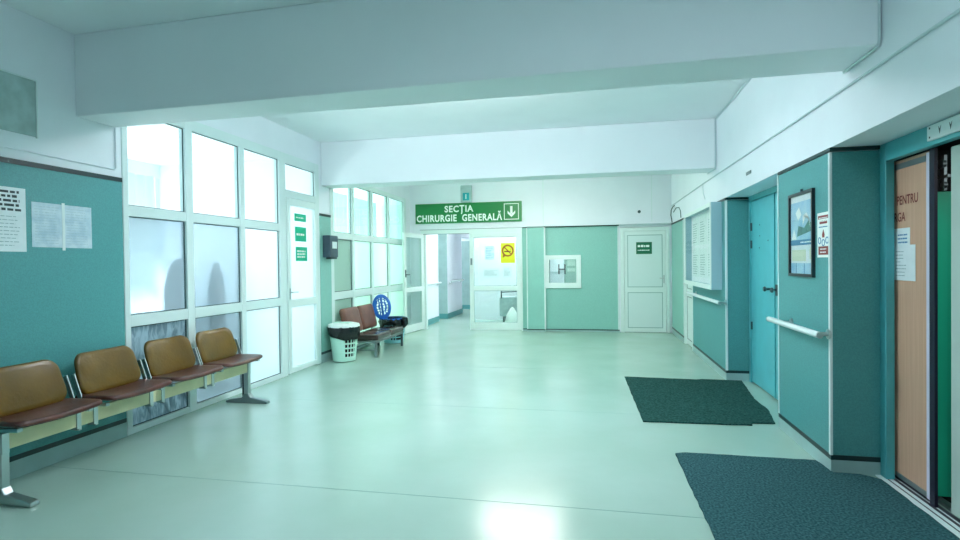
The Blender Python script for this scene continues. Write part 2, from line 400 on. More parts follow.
# ---- big left window (window_1) with the glass door (door_1)
win = setting('window_1', (XL, 5.0, 0))
xf, xb = XL+.012, XL-.06
fr = MB()
def vbar(y0, y1, z0=0, z1=2.86): fr.box(xb, xf, y0, y1, z0, z1)
def hbar(y0, y1, z0, z1): fr.box(xb, xf-.002, y0, y1, z0, z1)
vbar(3.83, 3.885); vbar(4.55, 4.645); vbar(5.375, 5.455); vbar(6.15, 6.29); vbar(7.05, 7.16)
for (a, b) in ((3.885, 4.55), (4.645, 5.375), (5.455, 6.15)):
    hbar(a, b, 0, .055); hbar(a, b, .91, 1.01); hbar(a, b, 1.855, 1.945); hbar(a, b, 2.755, 2.86)
hbar(6.29, 7.05, 2.735, 2.86); hbar(6.29, 7.05, 2.30, 2.39)
fr.build('window_frame', 'upvc', win, bevel=.004)
ga = MB()
def gask(y0, y1, z0, z1, x=XL-.018):
    w_ = .008
    ga.box(x, x+.006, y0, y1, z0, z0+w_); ga.box(x, x+.006, y0, y1, z1-w_, z1); ga.box(x, x+.006, y0, y0+w_, z0+w_, z1-w_); ga.box(x, x+.006, y1-w_, y1, z0+w_, z1-w_)
mats = {(0, 0): 'frostdull', (0, 1): 'frosthaze', (0, 2): 'frost', (1, 0): 'frosthaze', (1, 1): 'frostmid', (1, 2): 'frost'}
for j, (a, b) in enumerate(((3.885, 4.55), (4.645, 5.375), (5.455, 6.15))):
    for i, (z0, z1) in enumerate(((.055, .91), (1.01, 1.855), (1.945, 2.755))):
        pane(win, a, b, z0, z1, 'glass0' if i == 2 else mats[(i, j)]); gask(a, b, z0, z1)
pane(win, 6.29, 7.05, 2.39, 2.735, 'glass0'); gask(6.29, 7.05, 2.39, 2.735)
ga.build('gasket', 'gasket', win)
dr = setting('door_1', (XL, 6.67, 0))
fm = MB()
for (a, b, c, d) in ((6.295, 6.365, .02, 2.29), (7.0, 7.045, .02, 2.29), (6.365, 7.0, .02, .085), (6.365, 7.0, .87, .975), (6.365, 7.0, 2.20, 2.29)):
    fm.box(XL-.045, XL+.03, a, b, c, d)
fm.build('door_frame', 'wdoor', dr, bevel=.004)
pane(dr, 6.365, 7.0, .085, .87, 'frost', XL-.01); pane(dr, 6.365, 7.0, .975, 2.20, 'frost', XL-.01)
hm = MB(); hm.box(XL+.03, XL+.036, 6.315, 6.345, .98, 1.12); hm.tube([(XL+.03, 6.33, 1.07), (XL+.075, 6.33, 1.07), (XL+.08, 6.345, 1.07), (XL+.08, 6.44, 1.068)], .009, 8)
hm.build('door_handle', 'metal', dr)
# signs on the glass door
for (z0, z1, y0, y1, rows, m, lab) in ((2.01, 2.11, 6.52, 6.81, 1, 'tgreen', 'small green sign with one white line, top of three on the glass door'),
                               (1.74, 1.935, 6.53, 6.81, 1, 'tgreen', 'green square sign with one white line, middle of three on the glass door'),
                               (1.475, 1.665, 6.54, 6.83, 3, 'tgreen', 'turquoise square sign with three white lines, lowest on the glass door')):
    s = thing('door_sign', lab, 'sign', (XL+.004, (y0+y1)/2, z0), 'green signs on the glass door')
    P = on_left(y0, z0, XL-.0065); h_ = z1-z0; w_ = y1-y0
    m_ = MB(); P.rect(m_, 0, w_, 0, h_, 0, .004); m_.build('sign_board', m, s)
    m_ = MB(); P.lines(m_, .03, w_-.03, h_*.2 if rows > 1 else h_*.35, h_*.8 if rows > 1 else h_*.62, rows, .6, .006, .85, seed=rows+int(z0*10), word=.05); m_.build('printed_text', 'signw', s)

# ---- far left window (window_2)
win = setting('window_2', (XL, 9.2, 0)); fr = MB(); ga = MB()
yb = [(7.60, 8.25), (8.33, 9.04), (9.12, 9.85), (9.93, 10.76)]
vbar(7.50, 7.60, 0, 2.80); vbar(8.25, 8.33, 0, 2.80); vbar(9.04, 9.12, 0, 2.80); vbar(9.85, 9.93, 0, 2.80); vbar(10.76, 10.88, 0, 2.80)
for j, (a, b) in enumerate(yb):
    hbar(a, b, 0, .08); hbar(a, b, .88, 1.0); hbar(a, b, 1.82, 1.92); hbar(a, b, 2.72, 2.80)
    for i, (z0, z1) in enumerate(((.08, .88), (1.0, 1.82), (1.92, 2.72))):
        pane(win, a, b, z0, z1, 'shade' if (j == 0 and i < 2) else 'glass' if i == 2 else 'gfrost'); gask(a, b, z0, z1)
fr.build('window_frame', 'upvc', win, bevel=.004); ga.build('gasket', 'gasket', win)

# ------------------------------------------------------------------ lobbies behind the left glazing
lb = MB()
lb.box(-6.7, -4.05, 3.0, 3.1, 0, 3.0); lb.box(-6.7, -4.05, 7.28, 7.38, 0, 3.0); lb.box(-6.7, -4.05, 11.2, 11.3, 0, 3.0)
lb.box(-6.7, -6.6, 3.1, 11.2, 0, .95); lb.box(-6.7, -6.6, 3.1, 11.2, 2.8, 3.0)
lb.box(-6.7, -4.05, 3.0, 11.3, 3.0, 3.1)
lb.build('wall_lobby', 'wall', kind='structure')
win = setting('window_3', (-6.65, 7, .95)); fr = MB()
for y in (3.1, 4.2, 5.3, 6.3, 7.2, 8.3, 9.4, 10.4, 11.12): fr.box(-6.68, -6.62, y, y+.08, .95, 2.8)
fr.box(-6.68, -6.62, 3.1, 11.2, .95, 1.0); fr.box(-6.68, -6.62, 3.1, 11.2, 2.2, 2.28)
fr.build('window_frame', 'upvc', win)
def curtain(y0, y1, x, m, label, seed, z0=.3, z1=2.75):
    rnd = random.Random(seed); n = int((y1-y0)*60); vs = []; fs = []; ph = rnd.random()*6
    for i in range(n+1):
        y = y0+(y1-y0)*i/n; d = .045*math.sin(y*38+ph)+.02*math.sin(y*17+ph*2)
        vs += [(x+d*1.2, y, z0), (x+d, y, (z0+z1)/2), (x+d*.6, y, z1)]
    for i in range(n):
        for k in (0, 1): fs.append((3*i+k, 3*i+3+k, 3*i+4+k, 3*i+1+k))
    m_ = MB().add(vs, fs, True)
    tag(m_.build('curtain', m, solid=.003), label, 'curtain', 'curtains at the windows beyond the glazing')
curtain(3.95, 4.9, -6.35, 'curtain', 'sheer white curtain hanging behind the leftmost upper pane', 1)
curtain(6.2, 6.9, -6.35, 'curtain', 'sheer white curtain seen through the middle upper pane of the near glazing', 2)
curtain(8.0, 9.7, -4.6, 'gcurtain', 'pale green curtain behind the first upper pane past the beam', 3)
curtain(9.85, 11.1, -4.6, 'gcurtain', 'pale green curtain behind the second upper pane past the beam', 5)
# two blurred upright shapes behind the misted middle panes
def coat(x, y, h, w, lab):
    t_ = thing('coat_stand', lab, 'coat stand', (x, y, 0), 'blurred dark shapes behind the glazing')
    MB().tube([(x, y, .02), (x, y, h)], .02).tube([(x-.2, y, .012), (x+.2, y, .012)], .012).tube([(x, y-.2, .012), (x, y+.2, .012)], .012).build('pole', 'darkmetal', t_)
    MB().lathe([(w*.9, h-.95), (w*1.05, h-.6), (w, h-.28), (w*.75, h-.14), (w*.4, h-.03), (.03, h)], (x, y, 0), 20).build('coat', 'opaque', t_)
coat(-4.22, 4.88, 1.50, .14, 'blurred dark rounded shape behind the misted left pane of the middle row')
coat(-4.30, 5.55, 1.46, .09, 'slim blurred dark shape behind the second pane of the middle row')

# ------------------------------------------------------------------ double door in the back wall
d2 = setting('door_2', (-2.5, YB, 0))
fm = MB(); fm.box(-3.60, -3.545, YB-.03, YB+.1, 0, 2.14).box(-1.44, -1.41, YB-.03, YB+.1, 0, 2.14).box(-3.545, -1.44, YB-.03, YB+.1, 2.05, 2.14).box(-3.545, -3.50, YB, YB+.1, 0, 2.05)
fm.build('door_frame', 'wdoor', d2, bevel=.004)
MB().box(-3.545, -2.53, YB-.034, YB-.03, 2.04, 2.052).box(-3.62, -1.405, YB-.034, YB-.03, 2.138, 2.146).build('gasket', 'steel', d2)
def leaf(root, P, w_, h_, name='door_leaf', glass='glass'):
    m_ = MB(); s_ = .085
    P.rect(m_, 0, s_, .02, h_, 0, .05); P.rect(m_, w_-s_, w_, .02, h_, 0, .05)
    P.rect(m_, s_, w_-s_, .02, .17, 0, .05); P.rect(m_, s_, w_-s_, .84, .935, 0, .05); P.rect(m_, s_, w_-s_, h_-.09, h_, 0, .05)
    o = m_.build(name, 'wdoor', root, bevel=.004)
    for (a, b) in ((.17, .84), (.935, h_-.09)):
        g = MB(); P.rect(g, s_-.005, w_-s_+.005, a-.005, b+.005, .022, .028); g.build('pane', glass, o)
        k = MB()
        for (c0, c1, e0, e1) in ((s_, w_-s_, a, a+.01), (s_, w_-s_, b-.01, b), (s_, s_+.01, a, b), (w_-s_-.01, w_-s_, a, b)): P.rect(k, c0, c1, e0, e1, .03, .034)
        k.build('gasket', 'base', o)
    return o
lf = leaf(d2, on_back(-2.525, 0, YB), 1.085, 2.05)
m_ = MB(); P = on_back(-2.525, 0, YB-.05); P.rect(m_, .02, .06, 1.38, 1.52, 0, .012); m_.build('lock', 'steel', lf)
a = math.atan2(-.82, -.13)                                             # open leaf, hinged at X -3.555
dirv = Vector((math.cos(a), math.sin(a), 0))
tip = Vector((-3.59, YB-.04, 0))+dirv*.84
lf = leaf(d2, Plane(tip, -dirv), .84, 2.05)
P = Plane(tip, -dirv); m_ = MB(); P.rect(m_, .02, .055, 1.15, 1.30, .05, .06); m_.tube([P.p(.04, 1.2, .06), P.p(.04, 1.2, .09), P.p(.14, 1.2, .09)], .009, 8)
m_.build('door_handle', 'darkmetal', lf)
tag((lambda m__: (on_back(-1.86, 1.415, YB-.029).rect(m__, 0, .295, 0, .415, 0, .004), m__)[1])(MB()).build('no_smoking_sign', 'yellow'),
    'yellow no smoking sign with brown ring on the closed glass door leaf', 'sign')
ns = bpy.data.objects['no_smoking_sign']; P = on_back(-1.86, 1.415, YB-.033)
m_ = MB(); P.ring(m_, .148, .255, .092, .125, 0, .002); c = math.cos(-PI/4)
m_.poly([P.p(.148-.085, .255+.068, 0), P.p(.148-.068, .255+.085, 0), P.p(.148+.085, .255-.068, 0), P.p(.148+.068, .255-.085, 0)][::-1], P.n*.002)
P.ngon(m_, [(.055, .19), (.10, .145), (.04, .105)], 0, .002)
m_.build('ring', 'orange', ns)
m_ = MB(); P.rect(m_, .075, .19, .225, .25, .002, .003); P.rect(m_, .196, .212, .225, .25, .002, .003); P.rect(m_, .20, .207, .26, .30, .002, .003); m_.build('cigarette_symbol', 'redtxt', ns)

# corridor beyond
cw = MB()
cw.box(-3.95, -3.70, YB+.2, 12.8, 0, 2.7); cw.box(-3.95, -3.64, 13.4, 15.0, 0, 2.7); cw.box(-3.95, -3.70, 16.28, 20, 0, 2.7)
cw.box(-3.95, -3.70, 12.8, 13.4, 2.2, 2.7); cw.box(-3.95, -3.70, 15.0, 16.28, 2.2, 2.7)
cw.box(-5.6, -3.95, 14.9, 15.08, 0, 2.7); cw.box(-5.7, -5.6, 12.5, 17, 0, 2.7); cw.box(-5.6, -3.95, 12.5, 12.6, 0, 2.7); cw.box(-5.6, -3.95, 17, 17.1, 0, 2.7)
cw.box(-2.92, -2.72, 13.35, 20, 0, 2.7); cw.box(-2.92, -1.0, 13.25, 13.35, 0, 2.7); cw.box(-1.1, -1.0, YB+.2, 13.3, 0, 2.7)
cw.box(-3.95, -2.7, 20, 20.1, 0, 2.7)
cw.build('wall_corridor', 'wall', kind='structure')
B(-5.7, -1.0, YB+.2, 20.1, 2.7, 2.8).build('ceiling.001', 'ceil', kind='structure')
MB().box(-3.70, -3.69, YB+.2, 12.8, 0, .13).box(-3.64, -3.63, 13.39, 15.0, 0, .13).box(-3.70, -3.68, 16.27, 20, 0, .13).box(-3.95, -3.63, 13.38, 13.4, 0, .13).box(-3.95, -3.68, 16.26, 16.28, 0, .13).build('baseboard_corridor', 'panel', kind='structure')
trim(MB().box(-3.95, -3.635, 13.38, 13.398, .13, 2.2).box(-3.95, -3.69, 12.8, 12.81, 0, 2.2).box(-3.96, -3.66, 16.26, 16.275, .13, 2.1), 'base')
def rail(pts, label, x_wall, n_br, name='handrail', group='handrails'):
    p, q = Vector(pts[0]), Vector(pts[1]); c = (p+q)/2
    h = thing(name, label, 'handrail', (x_wall, c.y, p.z-.03), group)
    d = (q-p).normalized()
    MB().tube([p, p+d*.01, q-d*.01, q], [.016, .021, .021, .016], 14).build('rail', 'ledge' if name != 'handrail' else 'upvc', h)
    for k in range(n_br):
        t_ = p.lerp(q, (k*.88/(n_br-1) if n_br > 1 else .5)+.06)
        MB().tube([(t_.x, t_.y, t_.z-.01), (t_.x+(x_wall-t_.x)*.3, t_.y, t_.z-.045), (x_wall, t_.y, t_.z-.045)], .011, 8).tube([(x_wall, t_.y, t_.z-.045), (x_wall+math.copysign(.008, p.x-x_wall), t_.y, t_.z-.045)], .03, 12).build('bracket', 'metal', h)
rail([(-3.62, 11.45, .95), (-3.62, 12.75, .95)], 'white handrail on the corridor wall just past the open door', -3.70, 2)
rail([(-3.56, 13.5, .95), (-3.56, 14.9, .95)], 'white handrail further down the corridor, past the first doorway', -3.64, 2)
# papers on the corridor wall behind the glass leaf
for i, (x, z, w_, h_, lab) in enumerate(((-2.62, 1.50, .24, .34, 'small picture sheet, upper left on the wall behind the glass leaf'), (-2.24, 1.55, .24, .32, 'pale notice, upper middle on the wall behind the glass leaf'),
                                   (-2.66, 1.06, .40, .22, 'wide pale notice, lower left on the wall behind the glass leaf'), (-2.16, 1.06, .22, .26, 'pale notice, lower middle on the wall behind the glass leaf'))):
    P = on_back(x, z, 13.25); s = thing('notice', lab, 'notice', (x+w_/2, 13.245, z), 'notices seen through the glass leaf')
    m_ = MB(); P.rect(m_, 0, w_, 0, h_, 0, .004); m_.build('sheet', 'papertint' if i == 0 else 'paper', s)
    m_ = MB(); P.lines(m_, .03, w_-.03, .04, h_-.04, 6, .4, .006, .7, seed=i, word=.06); m_.build('printed_text', 'greyink', s)
trim(B(-1.75, -1.1, 13.2, 13.25, .9, 2.7), 'patch')
ct = thing('trolley', 'grey trolley with a handle and white sack seen through the lower pane', 'trolley', (-1.95, 12.5, 0))
m_ = MB(); m_.box(-2.10, -1.55, 12.3, 12.75, .18, .62); m_.build('body', 'patch', ct, bevel=.02)
m_ = MB(); m_.tube([(-2.05, 12.3, .6), (-2.05, 12.28, .86), (-1.6, 12.28, .9), (-1.6, 12.3, .6)], .018, 8); m_.tube([(-2.05, 12.28, .74), (-1.6, 12.28, .76)], .012, 8); m_.build('handle', 'darkmetal', ct)
for (x, y) in ((-2.0, 12.34), (-1.65, 12.34), (-2.0, 12.7), (-1.65, 12.7)):
    m_ = MB(); m_.tube([(x-.02, y, .09), (x+.02, y, .09)], .09, 18); m_.box(x-.008, x+.008, y-.01, y+.01, .1, .2); m_.build('wheel', 'darkmetal', ct)
m_ = MB(); m_.lathe([(.14, .0), (.17, .08), (.13, .25), (.05, .38), (.02, .42)], (-1.76, 12.02, 0), 18); tag(m_.build('sack', 'signw'), 'white sack on the floor in front of the grey trolley', 'sack')

# ------------------------------------------------------------------ hatch window
hw = setting('window_4', (-.58, YB, .98)); m_ = MB()
for (a, b, c, d) in ((-.945, -.86, .885, 1.56), (-.31, -.215, .885, 1.56), (-.86, -.31, .885, .995), (-.86, -.31, 1.47, 1.56)): m_.box(a, b, YB-.045, YB-.0, c, d)
m_.build('window_frame', 'wdoor', hw, bevel=.005)
B(-.87, -.30, YB-.01, YB-.006, .99, 1.475).build('pane', 'glass', hw)
text('H', .30, (-.60, YB-.012, 1.17), (1, 0, 0), (0, 0, 1), .001, sx=.85).build('letter', 'ink', hw)
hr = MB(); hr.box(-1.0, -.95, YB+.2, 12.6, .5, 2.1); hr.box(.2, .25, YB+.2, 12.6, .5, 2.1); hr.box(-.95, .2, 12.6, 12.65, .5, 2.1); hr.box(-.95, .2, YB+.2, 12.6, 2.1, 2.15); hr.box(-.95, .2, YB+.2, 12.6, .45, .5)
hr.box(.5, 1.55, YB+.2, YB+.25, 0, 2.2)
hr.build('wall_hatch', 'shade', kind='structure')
m_ = MB(); m_.box(-.93, -.62, 12.3, 12.58, .51, 1.6); m_.box(-.93, -.62, 12.28, 12.3, 1.20, 1.24); tag(m_.build('cupboard', 'wall', bevel=.005), 'white cupboard seen inside behind the hatch window', 'cupboard')
for i, (z, h_, lab) in enumerate(((1.34, .12, 'white label stuck inside the hatch glass, upper one'), (1.22, .07, 'narrow white label stuck inside the hatch glass, lower one'))):
    tag(B(-.49, -.33, YB-.004, YB-.001, z, z+h_).build('sticker', 'signw'), lab, 'sticker', 'labels on the hatch glass')

# ------------------------------------------------------------------ white door at the back (door_3)
d3 = setting('door_3', (1.02, YB, 0)); m_ = MB()
for (a, b, c, d) in ((.56, .63, 0, 2.09), (1.43, 1.49, 0, 2.09), (.63, 1.43, 2.02, 2.09)): m_.box(a, b, YB-.03, YB+.06, c, d)
m_.build('door_frame', 'wdoor', d3, bevel=.004)
m_ = MB(); m_.box(.635, 1.425, YB-.012, YB+.04, .006, 2.015)
lf = m_.build('door_leaf', 'wdoor', d3, bevel=.004)
P = on_back(.635, 0, YB-.012); ga = MB(); pn = MB()
for (a, b, c, d) in ((.06, .73, .09, .80), (.06, .73, .90, 1.94)):
    for (e, f_, g, h_) in ((a, b, c, c+.014), (a, b, d-.014, d), (a, a+.014, c, d), (b-.014, b, c, d)): P.rect(ga, e, f_, g, h_, 0, .006)
    P.rect(pn, a+.014, b-.014, c+.014, d-.014, 0, .002)
ga.build('moulding', 'base', lf); pn.build('infill_panel', 'upvc', lf)
hm = MB(); hm.box(1.375, 1.40, YB-.03, YB-.012, .98, 1.14); hm.tube([(1.388, YB-.03, 1.08), (1.388, YB-.07, 1.08), (1.30, YB-.07, 1.08)], .01, 8); hm.build('door_handle', 'metal', lf)
s = thing('door_sign', 'dark green sign with white print on the white door at the back', 'sign', (1.015, YB-.02, 1.56))
P = on_back(.865, 1.56, YB-.018); m_ = MB(); P.rect(m_, 0, .30, 0, .235, 0, .006); m_.build('sign_board', 'dgreen', s)
m_ = MB(); P.lines(m_, .03, .27, .13, .19, 1, .8, .008, .9, 3, .05); P.lines(m_, .03, .27, .05, .10, 1, .4, .008, .9, 4, .03); m_.build('printed_text', 'signw', s)

# ------------------------------------------------------------------ side doorway in right wall (door_4) and turquoise double door (door_5)
d4 = setting('door_4', (1.6, 9.36, 0)); m_ = MB()
m_.box(XR, 1.62, 8.935, 9.01, 0, 2.14).box(XR, 1.62, 9.70, 9.775, 0, 2.14).box(XR, 1.62, 9.01, 9.70, 2.06, 2.14); m_.build('door_frame', 'wdoor', d4, bevel=.004)
m_ = MB(); m_.box(1.575, 1.615, 9.015, 9.695, .015, 2.055); lf = m_.build('door_leaf', 'wdoor', d4)
P = on_right(9.695, 0, 1.575); ga = MB()
for (a, b, c, d) in ((.07, .61, .10, .82), (.07, .61, .95, 1.98)):
    for (e, f_, g, h_) in ((a, b, c, c+.012), (a, b, d-.012, d), (a, a+.012, c, d), (b-.012, b, c, d)): P.rect(ga, e, f_, g, h_, 0, .005)
ga.build('moulding', 'steel', lf)
m_ = MB(); m_.tube([(1.57, 9.62, 1.03), (1.52, 9.62, 1.03), (1.52, 9.52, 1.03)], .009, 8); m_.build('door_handle', 'metal', lf)

d5 = setting('door_5', (1.82, 5.9, 0)); m_ = MB()
m_.box(1.79, 1.86, 6.74, 6.795, 0, 2.15).box(1.79, 1.86, 4.975, 5.06, 0, 2.15).box(1.79, 1.86, 5.06, 6.74, 2.09, 2.15); m_.build('door_frame', 'bluedark', d5)
l1 = MB().box(1.80, 1.84, 5.925, 6.735, .02, 2.085).box(1.792, 1.80, 5.905, 5.95, .02, 2.085).build('door_leaf', 'bluedoor', d5, bevel=.003)
l2 = MB().box(1.80, 1.84, 5.065, 5.90, .02, 2.085).build('door_leaf', 'bluedoor', d5, bevel=.003)
m_ = MB().tube([(1.80, 6.08, 1.115), (1.77, 6.08, 1.115), (1.755, 6.08, 1.115), (1.74, 6.08, 1.115)], [.012, .012, .028, .022], 12); m_.build('door_handle', 'darkmetal', l1)
m_ = MB().tube([(1.80, 5.85, 1.115), (1.77, 5.85, 1.115), (1.755, 5.85, 1.115), (1.74, 5.85, 1.115)], [.012, .012, .028, .022], 12).box(1.79, 1.80, 5.82, 5.87, 1.06, 1.17); m_.build('door_handle', 'darkmetal', l2)
for (y, z) in ((6.70, .62), (6.70, 1.55), (6.70, 1.75)): MB().tube([(1.795, y, z), (1.795, y, z+.09)], .012, 8).build('hinge', 'darkmetal', l1)
for (y, z) in ((6.40, 1.80), (6.40, 1.68), (6.42, 1.55), (6.12, 1.62)): MB().tube([(1.80, y, z), (1.797, y, z)], .008, 8).build('screw', 'darkmetal', l1)

# ------------------------------------------------------------------ near lift on the right
lift = setting('door_6', (1.86, 3.2, 0))
m_ = MB(); m_.box(1.83, 1.88, 3.885, 3.97, 0, 2.15).box(1.83, 1.88, 1.75, 3.885, 2.035, 2.15).box(1.83, 1.88, 1.75, 1.85, 0, 2.035)
m_.build('door_frame', 'bluedark', lift, bevel=.004)
m_ = MB(); m_.box(1.893, 1.935, 3.56, 3.97, .03, 2.03); wd = m_.build('door_leaf', 'wood', lift, bevel=.003)
m_ = MB(); m_.box(1.889, 1.893, 3.58, 3.90, 1.975, 2.01).box(1.889, 1.893, 3.56, 3.90, .03, .06); m_.build('edge_strip', 'steel', wd)
MB().box(1.884, 1.894, 3.535, 3.562, .03, 2.02).build('edge_strip', mat('pale_lavender_steel', (.62, .62, .76, 1), .35), wd)
m_ = MB(); m_.box(1.884, 1.90, 3.487, 3.533, 0, 2.035); m_.build('post', 'violet', lift)
m_ = MB(); m_.box(1.955, 2.03, 3.60, 3.62, .03, 1.80); m_.build('shaft_panel', 'lgreen', lift)
m_ = MB(); m_.box(1.95, 1.97, 3.49, 3.62, 1.87, 1.885).box(1.955, 1.97, 3.53, 3.555, 1.80, 2.0).tube([(1.945, 3.55, 1.95), (1.965, 3.55, 1.95)], .028, 12).tube([(1.945, 3.53, 1.83), (1.965, 3.53, 1.83)], .018, 12); m_.build('door_mechanism', 'steel', lift)
m_ = MB(); m_.box(1.915, 1.95, 2.45, 3.40, .02, 2.02); m_.build('door_leaf', 'greydoor', lift, bevel=.003)
m_ = MB(); m_.box(1.80, 1.90, 1.85, 3.97, 0, .008); m_.build('sill', 'ledge', lift)
m_ = MB(); m_.box(1.90, 1.93, 1.85, 3.97, 0, .006).box(1.835, 1.842, 1.85, 3.88, .008, .010).box(1.87, 1.885, 1.85, 3.88, .008, .011); m_.build('sill_groove', 'violet', lift)
m_ = MB(); m_.box(1.95, 1.99, 1.85, 3.97, 0, .02); m_.build('sill_rear', 'steel', lift)
sh = MB(); sh.box(2.9, 3.0, 1.75, 4.0, 0, 2.15); sh.box(1.88, 2.9, 3.955, 3.97, 0, 2.15); sh.box(1.88, 2.9, 1.75, 1.76, 0, 2.15); sh.box(1.88, 2.9, 1.76, 3.955, 2.10, 2.15)
sh.box(1.99, 2.9, 1.76, 3.955, 0, .01)
sh.build('wall_lift', 'void', kind='structure')
# lettering on the wooden door leaf, its left part hidden behind the frame
P0 = (1.8925, 3.915, 0)
text('PENTRU', .080, (1.8925, 3.885, 1.752), (0, -1, 0), (0, 0, 1), .001, .0012, 'LEFT', .78).build('lettering', 'redtxt', wd)
text('RGA', .080, (1.8925, 3.915, 1.648), (0, -1, 0), (0, 0, 1), .001, .0012, 'LEFT', .78).build('lettering', 'redtxt', wd)
ip = thing('floor_indicator', 'pale metal floor indicator with dark marks above the lift doors', 'indicator', (1.825, 3.0, 2.06))
m_ = MB(); m_.box(1.812, 1.83, 2.3, 3.42, 2.058, 2.14); m_.build('face_plate', 'ledge', ip, bevel=.003)
m_ = MB(); P = on_right(3.42, 2.058, 1.812)
for k in range(8):
    a = .10+k*.09; m_ = MB(); P.ngon(m_, [(a, .062), (a+.012, .02), (a+.024, .062), (a+.012, .045)], 0, .001); m_.build('arrow_mark', 'ink', ip)
for b in (.012, .062): m_ = MB(); P.rect(m_, .02, .03, b, b+.01, 0, .001); m_.build('screw', 'ink', ip)
# papers on the wooden leaf
for (y0, w_, z0, h_, lab, sd) in ((3.93, .19, 1.33, .275, 'white notice on the wooden lift door leaf, the sheet behind', 3), (3.92, .24, 1.28, .22, 'white notice on the wooden lift door leaf, the sheet in front', 5)):
    s = thing('notice', lab, 'notice', (1.89, y0-w_/2, z0), 'notices on the wooden lift door')
    P = on_right(y0, z0, 1.8925 if sd == 3 else 1.8905); m_ = MB(); P.rect(m_, 0, w_, 0, h_, 0, .0015); m_.build('sheet', 'paper', s)
    m_ = MB()
    if sd == 3: P.lines(m_, .06, w_-.02, h_-.10, h_-.03, 3, .4, .0025, .9, sd, .02)
    else: P.lines(m_, .03, w_*.6, .02, h_-.03, 8, .25, .0025, .4, sd, .02)
    m_.build('printed_text', 'pdblue' if sd == 3 else 'greyink', s)

# ------------------------------------------------------------------ handrails on right wall
def railR(y0, y1, z, lab):
    h = thing('handrail', lab, 'handrail', (XR, (y0+y1)/2, z-.05), 'handrails on the right wall')
    MB().tube([(1.455, y0, z), (1.455, y0+.008, z), (1.455, y1-.008, z), (1.455, y1, z)], [.017, .022, .022, .017], 16).build('rail', 'ledge', h)
    for y in (y0+.06, y1-.28):
        MB().tube([(XR-.012, y, z), (XR, y, z)], .034, 14).tube([(XR, y, z), (1.47, y, z)], .013, 10).build('bracket', 'metal', h)
    for (ya, yb2) in ((y0-.014, y0), (y1, y1+.014)): MB().tube([(1.455, ya, z), (1.455, yb2, z)], .021, 14).build('end_cap', 'metal', h)
railR(3.91, 4.93, .92, 'pale handrail with round ends below the framed poster')
railR(6.73, 8.9, .92, 'pale handrail below the wall-mounted notice cabinet')

# ------------------------------------------------------------------ poster, lift sign, notice cabinet
po = thing('framed_poster', 'black framed poster with blue picture above the near handrail', 'poster', (XR, 4.47, 1.29))
P = on_right(4.67, 1.29, XR); P.r = P.r*.885; W, H = .535, .63
m_ = MB(); e = .022
P.rect(m_, 0, e, 0, H, 0, .022); P.rect(m_, W-e, W, 0, H, 0, .022); P.rect(m_, e, W-e, 0, e, 0, .022); P.rect(m_, e, W-e, H-e, H, 0, .022)
m_.tube([P.p(W*.5, H, .005), P.p(W*.5, H+.02, .005)], .01, 8); m_.build('frame', 'frameblk', po)
m_ = MB(); P.rect(m_, e, W-e, e, H-e, 0, .006); m_.build('sheet', 'paper', po)
m_ = MB(); P.rect(m_, e, W-e, .25, .56, .006, .007); P.rect(m_, e, W-e, e, .10, .006, .007); m_.build('blue_picture', 'pblue', po)
m_ = MB(); P.rect(m_, e, W-e, .235, .275, .007, .008); P.rect(m_, e+.12, e+.13, e, .10, .007, .008); P.rect(m_, e+.30, e+.31, e, .10, .007, .008); m_.build('blue_band', 'pdblue', po)
m_ = MB(); P.ngon(m_, [(.17, .30), (.46, .33), (.50, .38), (.42, .41), (.33, .36), (.20, .38)], .007, .008); m_.build('dark_picture', 'pteal', po)
m_ = MB(); P.ngon(m_, [(.05, .28), (.16, .28), (.10, .36)], .008, .009); P.ngon(m_, [(.14, .48), (.22, .52), (.27, .46), (.20, .42)], .008, .009)
P.ngon(m_, [(.30, .38), (.36, .44), (.42, .44), (.46, .36), (.44, .42), (.38, .47), (.30, .45)], .008, .009); P.lines(m_, .25, .50, .243, .268, 1, .4, .0095, .9, 3, .03); m_.build('white_picture', 'signw', po)
m_ = MB(); P.rect(m_, .05, .36, .115, .20, .006, .007); P.ngon(m_, [(.44, .13), (.47, .13), (.475, .19), (.455, .215), (.435, .19)], .006, .007); m_.build('cream_picture', 'pcream', po)
m_ = MB(); P.rect(m_, e, W-e, e, H-e, .0115, .013); m_.build('glass', clear_glass('poster_glass', (1, 1, 1, 1), .07), po)

ls = thing('safety_sign', 'white safety sign with dark red bands right of the framed poster', 'sign', (XR, 4.045, 1.43))
P = on_right(4.155, 1.43, XR); W, H = .20, .305
m_ = MB(); P.rect(m_, 0, W, 0, H, 0, .003); m_.build('sign_board', 'signw', ls)
m_ = MB(); P.rect(m_, .015, W-.015, .262, .285, .003, .004); P.rect(m_, .04, W-.04, .228, .25, .003, .004); P.rect(m_, .02, W-.02, .018, .075, .003, .004)
P.ngon(m_, [(.085, .135), (.115, .135), (.12, .155), (.10, .19), (.08, .155)], .003, .004); m_.build('red_print', 'red', ls)
m_ = MB(); P.lines(m_, .03, W-.03, .20, .215, 1, .5, .005, .95, 5, .015)
for a in (.04, .10, .16): P.ring(m_, a, .115-.015*(a == .10), .018, .024, .003, .005, 16)
m_.build('blue_print', 'pdblue', ls)
m_ = MB(); P.lines(m_, .03, W-.03, .235, .28, 2, .3, .005, .95, 6, .02); P.lines(m_, .05, W-.05, .025, .068, 2, .4, .005, .95, 8, .03); m_.build('white_print', 'signw', ls)

